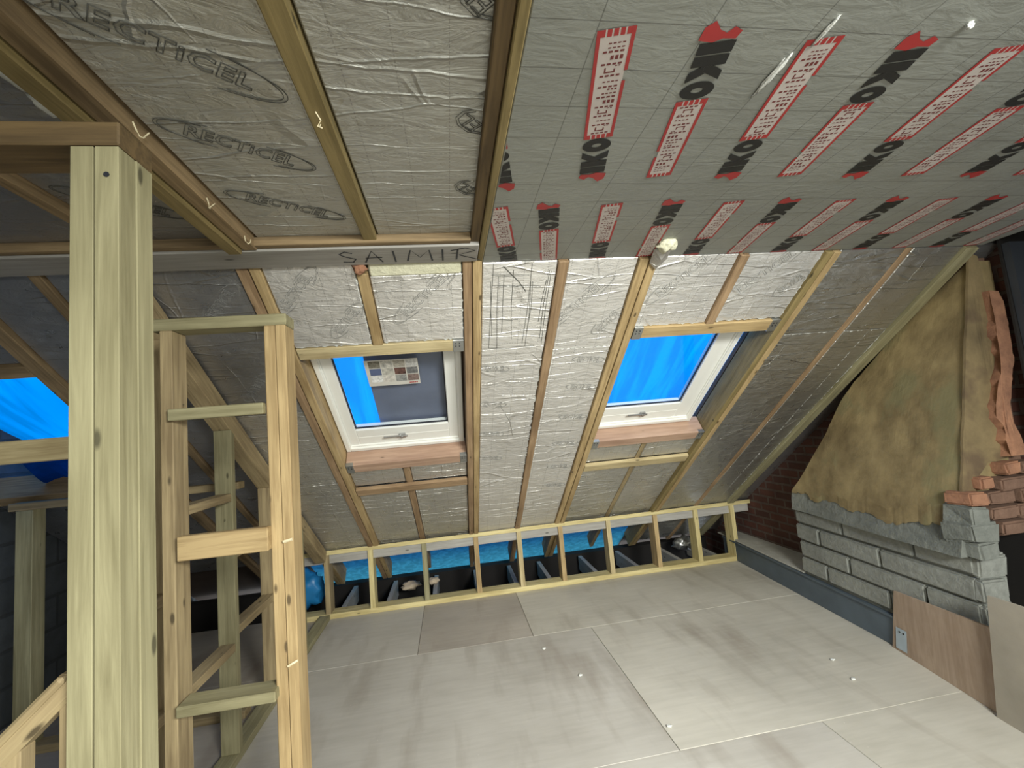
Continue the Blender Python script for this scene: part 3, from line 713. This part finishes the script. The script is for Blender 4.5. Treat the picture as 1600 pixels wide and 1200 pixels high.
# membrane behind the knee wall
bm = wavy(-1.72, 2.05, 3.03, 4.6, .175, .02, 60, 16, 6, 6, 11)
o = link('roof_membrane', bm, TARP2, None, MS); tag(o, 'blue backlit membrane behind the knee wall studs', 'membrane')
for p in o.data.polygons: p.use_smooth = True

# ------------------------------------------------------------------ knee wall along the eaves
kw = empty('knee_wall_frame', T(.8, 4.448, 0), 'long low timber stud wall along the eaves', 'stud wall')
def part(name, b, tone, par, M=None):
    return timber(name, b, tone, None, M, parent=par, bev=.001 if name == 'post_board' else .003)
part('bottom_plate', (-1.75, 2.93, 4.448, 4.59, 0, .045), 'straw', kw)
def yzprism(name, x0, x1, pts, tone, ax):
    bm = bmesh.new(); prism(bm, [(x0, y, z) for y, z in pts], (x1 - x0, 0, 0))
    return link(name, bm, wood(tone, ax), kw)
yzprism('top_plate', -1.75, 3.098, [(4.446, .570), (4.446, .608), (4.452, .606), (4.500, .570)], 'straw', 0)
part('back_rail', (-1.75, 3.09, 4.478, 4.50, .485, .565), 'grey', kw)
for x, tn in ((-1.62, 'dull'), (-1.215, 'dull'), (-.82, 'straw'), (-.325, 'green'), (.172, 'warm'), (.595, 'pale'), (1.015, 'warm'), (1.515, 'pale'), (2.02, 'warm'), (2.47, 'straw'), (2.885, 'straw')):
    yzprism('stud', x - .022, x + .022, [(4.45, .045), (4.588, .045), (4.588, .495), (4.50, .566), (4.45, .569)], tn, 2)
# joists running back under the eaves
for i, x in enumerate((-1.15, -.72, -.27, .17, .56, .915, 1.42, 1.88, 2.38, 2.80)):
    tag(solid('floor_joist', (x - .022, x + .022, 4.61, 5.33, -.16, .0), wood('grey', 1), None, None, .003),
        '%s joist end running back under the eaves behind the knee wall studs' % ('first second third fourth fifth sixth seventh eighth ninth tenth'.split()[i] + ' from the left,'), 'joist', 'floor joist ends under the eaves')
for x0, x1, l in ((-1.24, -.80, 'leftmost'), (-.78, -.35, 'second'), (-.31, .13, 'third'), (.2, .56, 'fourth'), (.61, .98, 'fifth'), (1.06, 1.98, 'sixth, widest,'), (2.07, 2.47, 'seventh'), (2.51, 2.83, 'last')):
    pass
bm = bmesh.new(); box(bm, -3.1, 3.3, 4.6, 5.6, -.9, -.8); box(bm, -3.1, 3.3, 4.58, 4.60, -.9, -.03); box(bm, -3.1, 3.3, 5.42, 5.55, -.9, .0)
struct('wall_eaves', bm, DARK, None, 'eaves void and outer wall head behind the knee wall, shade painted black')
tube_m = bmesh.new()
sp = [Vector((.30 + .03 * math.sin(k * 1.7), 5.02 + .02 * k, .02)) for k in range(6)]
# pale insulation scraps under the eaves
blob('insulation_scrap', (-.52, 5.0, .03), .07, PALEB, 'buff insulation scrap lying behind the third gap of the knee wall', seed=41, sq=(1.3, 1, .6))
blob('insulation_scrap', (-.30, 5.05, .03), .06, PALEB, 'smaller buff insulation scrap beside the third knee wall gap', seed=42, sq=(1.2, 1, .6))
blob('foil_roll', (2.55, 4.95, .10), .09, METAL, 'crumpled silver foil lump behind the right end of the knee wall', seed=43, sq=(1.3, 1, .8))
blob('blue_sack', (-1.46, 4.72, .22), .14, simple('blue_sack_plastic', (.02, .20, .48), .4), 'round blue plastic sack behind the knee wall at its left end', 'sack', seed=44, sq=(1, .6, 1.2))

# ------------------------------------------------------------------ corner post, its plate and the little stair rail
po = empty('corner_post', T(-.59, .9, 0), 'tall green-tinged built-up timber post at the stair head', 'post')
part('post_board', (-.636, -.5990, .85, .94, -.6, 2.17), 'green', po)
part('post_board', (-.5965, -.558, .85, .8925, -.6, 2.17), 'green', po)
part('post_board', (-.5965, -.556, .8950, .94, -.6, 2.17), 'green', po)
for (x, z) in ((-.577, 2.115),):
    bm = bmesh.new(); tube(bm, [(x, .8485, z), (x, .8515, z)], .005, 8); link('screw_head', bm, SEAL, po)
pl = timber('stair_trimmer_plate', (-2.9, -.556, .848, .942, 2.172, 2.217), 'dark', 'brown timber plate lying on top of the corner post', cat='beam')
# stair balustrade going down left from the post
br = empty('stair_balustrade', T(-1.0, .9, 0), 'sloping stair handrail with turned spindles left of the post', 'balustrade')
ang = math.atan2(.101, .109)
MR = T(-.652, .895, 1.252) @ Matrix.Rotation(-ang, 4, 'Y')
bm = bmesh.new(); box(bm, -1.6, 0.0, -.022, .022, -.026, .014, .006); box(bm, -1.6, 0, -.03, .03, -.002, .012, .005)
link('handrail', bm, wood('dull', 0), br, MR)
def spindle(x, z):
    bm = bmesh.new(); prof = [(.0, .014), (.10, .014), (.105, .009), (.115, .013), (.125, .008), (.15, .012), (.20, .015), (.26, .011), (.34, .008), (.42, .012), (.43, .008), (.44, .013)]
    box(bm, x - .0145, x + .0145, .88, .909, z - .13, z, .002)
    seg = 12; prev = None
    for t, r in prof[2:]:
        cur = [bm.verts.new((x + r * math.cos(2 * math.pi * k / seg), .8945 + r * math.sin(2 * math.pi * k / seg), z - .02 - t)) for k in range(seg)]
        if prev:
            for k in range(seg): bm.faces.new((prev[k], prev[(k + 1) % seg], cur[(k + 1) % seg], cur[k]))
        prev = cur
    box(bm, x - .0145, x + .0145, .88, .909, z - .62, z - .44, .002)
    link('spindle', bm, wood('dull', 2), br)
for k in range(8):
    x = -.655 - .083 * k; spindle(x, 1.262 + (x + .64) * math.tan(ang) - .022)

# ------------------------------------------------------------------ small stud frame beyond the post (along X)
sf = empty('stud_frame', T(-.8, 1.7, 0), 'narrow timber stud frame with three cross rails beside the post', 'stud wall')
part('top_plate', (-1.02, -.566, 1.70, 1.79, 2.045, 2.088), 'green', sf)
part('stud', (-.990, -.949, 1.70, 1.79, -.022, 2.045), 'dull', sf)
part('stud', (-.644, -.604, 1.70, 1.79, .001, 2.045), 'warm', sf)
part('stud', (-.603, -.568, 1.695, 1.79, .001, 2.045), 'warm', sf)
part('cross_rail', (-.952, -.644, 1.672, 1.699, 1.722, 1.762), 'green', sf)
part('cross_rail', (-.925, -.640, 1.665, 1.699, 1.252, 1.332), 'warm', sf)
part('cross_rail', (-.935, -.634, 1.664, 1.75, .764, .798), 'green', sf)
bm = bmesh.new(); tube(bm, [(-.600, 1.69, .86), (-.585, 1.688, .868), (-.568, 1.69, .875)], .004, 5); link('splinter', bm, SPLINT, sf); bm = bmesh.new(); tube(bm, [(-.6, 1.69, 1.272), (-.57, 1.689, 1.278)], .005, 5)
link('splinter', bm, SPLINT, sf)
# stud wall running back under the slope (along Y)
def ztop(y): return 2.355 - (y - 1.962) * math.tan(TH)
sw = empty('sloping_stud_wall', T(-1.2, 2.8, 0), 'timber stud wall running back under the slope with slanting noggings', 'stud wall')
part('bottom_plate', (-1.29, -1.20, 1.80, 4.44, .001, .045), 'green', sw)
part('sloping_plate', (-1.29, -1.20, .06, 3.02, -.117, -.018), 'dull', sw, MS)
def stud(x0, x1, y0, y1, z1, tone):
    bm = bmesh.new(); box(bm, x0, x1, y0, y1, .045, z1)
    for v in bm.verts:
        if v.co.z > .5: v.co.z = ztop(v.co.y) - .146
    bmesh.ops.bevel(bm, geom=bm.edges[:], offset=.003, segments=1, affect='EDGES')
    return link('stud', bm, wood(tone, 2), sw)
stud(-1.285, -1.195, 1.84, 1.88, 2.3, 'green'); stud(-1.285, -1.20, 2.10, 2.14, 2.2, 'dull')
stud(-1.285, -1.195, 2.66, 2.70, 1.9, 'green'); stud(-1.285, -1.195, 3.20, 3.24, 1.5, 'dull'); stud(-1.285, -1.195, 3.75, 3.79, 1.2, 'green')
for y0, y1, z in ((1.88, 2.66, .55), (2.14, 2.66, 1.33), (2.70, 3.20, 1.02), (2.70, 3.20, .62), (1.88, 2.10, 1.0)):
    bm = bmesh.new(); box(bm, -1.275, -1.20, y0, y1, z, z + .043, .003); link('nogging', bm, wood('dull', 1), sw)
# stub stud wall on the far left under the slope
lw = empty('gable_stud_frame', T(-2.5, 3.2, 0), 'shadowed stud frame against the dark block gable', 'stud wall')
part('top_plate', (-2.60, -1.34, 3.06, 3.15, 1.36, 1.405), 'dull', lw)
part('stud', (-2.56, -2.47, 3.06, 3.15, -.0, 1.36), 'green', lw); part('stud', (-1.9, -1.81, 3.06, 3.15, 0, 1.36), 'dull', lw)
part('bottom_plate', (-2.60, -1.34, 3.06, 3.15, -.0, .043), 'dull', lw)
timber('stair_rail_board', (-2.9, -1.20, 1.70, 1.74, 1.622, 1.698), 'pale', 'pale horizontal board crossing in front of the far left skylight', cat='board')

# ------------------------------------------------------------------ right side: chimney breast, steel beam, sheets
F1 = Vector((2.849, 4.394, 0)); F2 = Vector((2.679, 2.628, 0)); DV = (F2 - F1).normalized(); NV = Vector((-DV.y, DV.x, 0)) * 1.0
if NV.x < 0: NV = -NV
MB = Matrix(((DV.x, NV.x, 0, F1.x), (DV.y, NV.y, 0, F1.y), (0, 0, 1, 0), (0, 0, 0, 1)))   # a along wall toward camera, b into the wall
bm = bmesh.new(); box(bm, -.30, 2.35, 0, .10, .185, .198); box(bm, -.30, 2.35, .012, .022, .001, .185)
tag(link('steel_beam', bm, STEEL, None, MB), 'blue-grey painted steel beam along the foot of the right wall', 'beam')
bm = bmesh.new(); box(bm, -.42, .985, .012, .42, .199, .215, .006)
tag(link('mortar_ledge', bm, LEDGE, None, MB), 'pale mortar ledge on top of the steel beam beside the brick wall', 'ledge')
ch = empty('chimney_breast', MB @ T(1.6, .1, .2), 'ochre plastered chimney breast on grey concrete blocks', 'chimney breast')
A0 = .985   # a coordinate of the breast's far corner
bm = bmesh.new(); box(bm, A0 + .008, 2.36, .030, .165, .20, .86); link('mortar_core', bm, MORTAR, ch, MB)
def rblock(bm, a0, a1, b0, b1, z0, z1, seed, amp=.006):
    from mathutils import noise
    vs = box(bm, a0, a1, b0, b1, z0, z1)
    es = list({e for v in vs for e in v.link_edges})
    r = bmesh.ops.bevel(bm, geom=es, offset=.009, segments=2, affect='EDGES')
    for v in {v for f in r['faces'] for v in f.verts}: v.co += noise.noise_vector(v.co * 17 + Vector((seed, 0, 0))) * amp
bm = bmesh.new()
def acol(y): return (F1.y - y) / abs(DV.y)
rows = [(.222, .345, (3.41, 3.13, 2.60, 2.05)), (.350, .474, (3.40, 2.90, 2.34, 2.04)), (.480, .607, (3.42, 3.16, 2.63, 2.05)), (.615, .722, (3.41, 2.92, 2.38, 2.04))]
k = 0
for z0, z1, ys in rows:
    for j in range(len(ys) - 1):
        k += 1; off = random.uniform(-.004, .004)
        rblock(bm, acol(ys[j]) + .008, acol(ys[j + 1]) - .008, .006 + off, .20, z0 + .006, z1 - .004, k)
link('concrete_blocks', bm, BLOCK, ch, MB)
# end blocks at the near corner
bm = bmesh.new()
for i, (z0, z1) in enumerate(((.22, .345), (.35, .47), (.478, .60), (.605, .72))):
    rblock(bm, 2.335 + .004 * (i % 2), 2.385, .012, .150 + .02 * (i % 2), z0 + .008, z1 - .004, 40 + i, .008)
link('end_blocks', bm, BLOCK, ch, MB)
bm = bmesh.new()
for i, (y0, y1, z0, z1) in enumerate(((3.22, 3.05, .735, .775), (3.02, 2.86, .725, .775), (2.84, 2.74, .73, .765))):
    rblock(bm, acol(y0), acol(y1), .012, .1, z0, z1, 60 + i, .008)
q = link('broken_bricks', bm, PALEB, ch, MB)
bm = bmesh.new(); rblock(bm, acol(3.22), acol(3.07), .006, .1, .735, .79, 71, .006); rblock(bm, acol(2.62), acol(2.32), .008, .1, .735, .80, 72, .006); rblock(bm, acol(2.30), acol(2.16), .008, .1, .73, .79, 73, .008)
link('red_bricks', bm, REDB, ch, MB)
# plaster face, leaning back as it gathers upwards
def lean(y, z):   # x on the leaning plane through three measured points
    p1, p2, p3 = Vector((2.755, 3.375, .856)), Vector((2.622, 2.032, 1.06)), Vector((2.95, 1.96, 2.36))
    n = (p2 - p1).cross(p3 - p1); return p1.x - (n.y * (y - p1.y) + n.z * (z - p1.z)) / n.x
def roughgrid(name, outline, thick, mat, amp, par, push=0):
    """solid slab on the leaning plane; outline in (y, z)"""
    from mathutils import noise
    bm = bmesh.new()
    f_ = [bm.verts.new((lean(y, z) + push, y, z)) for y, z in outline]; b_ = [bm.verts.new((min(3.085, lean(y, z) + push + thick), y, z)) for y, z in outline]
    bm.faces.new(f_); bm.faces.new(b_[::-1])
    for i in range(len(f_)): j = (i + 1) % len(f_); bm.faces.new((f_[i], b_[i], b_[j], f_[j]))
    bmesh.ops.triangulate(bm, faces=[f for f in bm.faces if len(f.verts) > 4])
    bmesh.ops.subdivide_edges(bm, edges=bm.edges[:], cuts=5, use_grid_fill=True)
    for v in bm.verts: v.co.x += amp * noise.noise(v.co * 3.1) + amp * .4 * noise.noise(v.co * 11)
    return link(name, bm, mat, par)
low = [(3.40, .852)]
rr = random.Random(4)
for i in range(1, 66):
    y = 3.40 - i * (3.40 - 2.06) / 66; low.append((y, .838 + .012 * math.sin(i * .37) + rr.uniform(-.011, .011) + (.015 if i < 10 else 0) - .025 * math.exp(-((i - 42) / 9) ** 2) + (.03 if i > 58 else 0)))
topl = [(3.41, .86), (3.33, .95), (3.20, 1.13), (3.06, 1.33), (2.93, 1.56), (2.82, 1.70), (2.5, 1.965), (2.06, 2.275), (2.02, 2.30)]
def interp(tab, y):
    for (a, za), (b, zb) in zip(tab, tab[1:]):
        if b <= y <= a: return za + (zb - za) * (a - y) / (a - b)
    return tab[-1][1] if y < tab[-1][0] else tab[0][1]
from mathutils import noise as mnoise
bm = bmesh.new(); fr, bk = [], []
NY, NZ = 66, 26
for i in range(NY + 1):
    y = 3.40 - i * (3.40 - 2.03) / NY; zl, zt = interp(low, y), interp(topl, y); zt = max(zt + .008 * mnoise.noise(Vector((y * 14, 0, 3))) * (y > 2.8), zl + .012)
    f_, b_ = [], []
    for j in range(NZ + 1):
        z = zl + (zt - zl) * j / NZ; x = lean(y, z); p = Vector((x, y, z))
        x += .012 * mnoise.noise(p * 3.1) + .004 * mnoise.noise(p * 12) + .012 * (1 - min(1, j / 2))
        f_.append(bm.verts.new((x, y, z))); b_.append(bm.verts.new((min(3.085, x + .30), y, z)))
    fr.append(f_); bk.append(b_)
for i in range(NY):
    for j in range(NZ):
        bm.faces.new((fr[i][j], fr[i + 1][j], fr[i + 1][j + 1], fr[i][j + 1])); bm.faces.new((bk[i][j], bk[i][j + 1], bk[i + 1][j + 1], bk[i + 1][j]))
    for j in (0, NZ): bm.faces.new((fr[i][j], bk[i][j], bk[i + 1][j], fr[i + 1][j]))
for j in range(NZ):
    for i in (0, NY): bm.faces.new((fr[i][j], fr[i][j + 1], bk[i][j + 1], bk[i][j]))
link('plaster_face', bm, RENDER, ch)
pm = [(3.41, .72), (2.04, .72), (2.035, .97), (2.2, .93), (2.6, .90), (3.0, .91), (3.3, .89), (3.415, .88)]
roughgrid('mortar_band', pm, .2, MORTAR, .022, ch, .016)
# near return of the breast (faces the camera) and broken brickwork
def rface(name, outline, y, d, mat, amp=.012):
    from mathutils import noise
    bm = bmesh.new(); prism(bm, [(x, y, z) for x, z in outline], (0, d, 0))
    bmesh.ops.triangulate(bm, faces=[f for f in bm.faces if len(f.verts) > 4]); bmesh.ops.subdivide_edges(bm, edges=bm.edges[:], cuts=4, use_grid_fill=True)
    for v in bm.verts: v.co += noise.noise_vector(v.co * 6) * amp
    return link(name, bm, mat, ch)
rface('plaster_return', [(2.60, 1.0), (2.66, .96), (2.72, 1.12), (2.80, 1.19), (2.93, 1.20), (2.925, 1.30), (2.90, 1.44), (2.86, 1.47), (2.865, 1.53), (2.93, 1.56), (2.95, 1.66), (2.995, 1.72), (2.99, 1.86), (3.005, 2.1), (2.99, 2.32), (2.94, 2.335), (2.925, 2.30), (2.838, 1.95), (2.71, 1.45), (2.645, 1.2)], 2.016, .013, RENDER2, .005)
rface('brick_core', [(2.74, .80), (3.06, .80), (3.08, 2.34), (2.98, 2.34), (2.78, 1.3)], 2.05, .28, REDB, .006)
bm = bmesh.new()
bricks = []; _unused = [(2.98, 3.045, 1.98, 2.06), (2.99, 3.05, 1.89, 1.97), (2.985, 3.045, 1.80, 1.88), (2.99, 3.04, 1.72, 1.79), (2.94, 3.01, 1.63, 1.71), (2.93, 3.0, 1.555, 1.62), (2.91, 2.97, 1.34, 1.45), (2.92, 2.985, 1.24, 1.33), (2.86, 2.93, 1.475, 1.54)]
bm.free()
re_ = random.Random(9); lft, rgt = [], []
for k in range(30):
    z = 1.21 + k * .9 / 29; xc = 2.925 + .075 * min(1, max(0, (z - 1.5) / .25)) - .02 * (1.40 < z < 1.52) * 1.5
    lft.append((xc - .022 - re_.uniform(0, .028) * (z < 1.95), z)); rgt.append((xc + .028 + re_.uniform(0, .018), z))
rface('broken_brick_edge', lft + rgt[::-1], 1.972, .09, ORANGE, .018)
for i, (x, z, w_, mt) in enumerate(((2.83, 1.125, .09, ORANGE), (2.93, 1.12, .15, REDB), (2.68, 1.06, .09, ORANGE), (2.78, 1.05, .20, REDB), (2.59, .988, .11, ORANGE), (2.71, .98, .17, REDB), (2.89, .98, .18, REDB),
                                    (2.70, .905, .17, REDB), (2.88, .905, .18, REDB), (2.74, .83, .18, REDB))):
    bm = bmesh.new(); rblock(bm, x, x + w_, 1.955 + .01 * (i % 3), 2.10, z, z + .064, 95 + i, .010); link('jamb_brick', bm, mt, ch)
bm = bmesh.new(); rblock(bm, 2.585, 2.69, 1.968, 2.12, .885, .975, 120, .03); rblock(bm, 2.58, 2.70, 1.965, 2.12, .80, .90, 124, .03); rblock(bm, 2.60, 2.71, 1.97, 2.12, .722, .80, 121, .015); link('corner_mortar', bm, MORTAR, ch)
# black sheets painting in the unlit hearth void behind the near corner
bm = bmesh.new(); box(bm, 2.80, 3.09, 2.36, 2.40, 0, .79); box(bm, 3.10, 3.45, 1.90, 1.948, 0, 1.29); box(bm, 3.03, 3.46, 1.938, 1.949, 1.29, 2.52); box(bm, 3.29, 3.46, 1.95, 1.99, 0, 2.7); box(bm, 3.065, 3.095, 1.95, 2.36, 0, .79)
struct('wall_hearth_shade', bm, DARK, None, 'black sheets standing for the shade of the hearth void right of the blocks')
bm = bmesh.new(); prism(bm, [(3.035, 1.90, 2.35), (3.045, 1.90, 1.95), (3.06, 1.90, 1.30), (3.4, 1.90, 1.3), (3.4, 1.90, 2.35)], (0, .035, 0))
o = link('slate_sheet', bm, simple('dark_slate_blue_panel', (.035, .04, .05), .5)); tag(o, 'dark slate coloured panel hanging at the right edge above the chimney', 'sheet')
# plywood sheets standing against the beam
def standing(name, b0, b1, t0, t1, mat, label):
    bm = bmesh.new(); b0, b1, t0, t1 = map(Vector, (b0, b1, t0, t1)); n = (b1 - b0).cross(t0 - b0).normalized() * .012
    if n.x < 0: n = -n
    prism(bm, [b0, b1, t1, t0], n); o = link(name, bm, mat); return tag(o, label, 'plywood')
p1 = standing('plywood_sheet', (2.672, 2.622, .001), (2.50, 1.80, .001), (2.668, 2.55, .37), (2.515, 1.80, .425), PLY, 'pinkish plywood offcut with a pale blue label leaning on the steel beam')
standing('plywood_sheet', (2.508, 1.965, .001), (2.40, 1.20, .001), (2.498, 1.905, .59), (2.40, 1.20, .61), PLY2, 'grey plywood sheet standing at the right edge of the picture')
bm = bmesh.new()
b0, t0 = Vector((2.672, 2.622, .001)), Vector((2.668, 2.55, .37)); b1 = Vector((2.50, 1.80, .001)); e = (b1 - b0).normalized(); u = (t0 - b0).normalized(); nn = Vector((-.003, -.0006, 0))
prism(bm, [b0 + e * .03 + u * .015 + nn, b0 + e * .115 + u * .02 + nn, b0 + e * .105 + u * .155 + nn, b0 + e * .025 + u * .15 + nn], (-.0006, 0, 0))
lb = link('paper_label', bm, LABELP, p1)
bm = bmesh.new()
for k in range(2):
    c = b0 + e * (.055 + .03 * k) + u * .13 + nn * 1.4; tube(bm, [c, c + Vector((-.0008, 0, 0))], .006, 8)
link('label_mark', bm, BLACK, lb)
# floor debris
for i, (x, y, s) in enumerate(((2.22, 2.60, 1), (2.16, 2.4, 2), (.55, 3.3, 3), (.70, 2.9, 4), (1.0, 2.32, 5), (2.86, 4.1, 6))):
    blob('foam_crumb', (x, y, .006), .010, WFOAM, ['white foam crumb on the floor left of the plywood offcut', 'smaller white crumb nearer the camera than the one by the plywood', 'white crumb near the middle of the floor toward the knee wall', 'white crumb on the floor right of the middle joint', 'white crumb beside the near floor joint', 'white crumb at the foot of the steel beam'][i], 'crumb', seed=s, sq=(1.4, 1, .6), n=1)
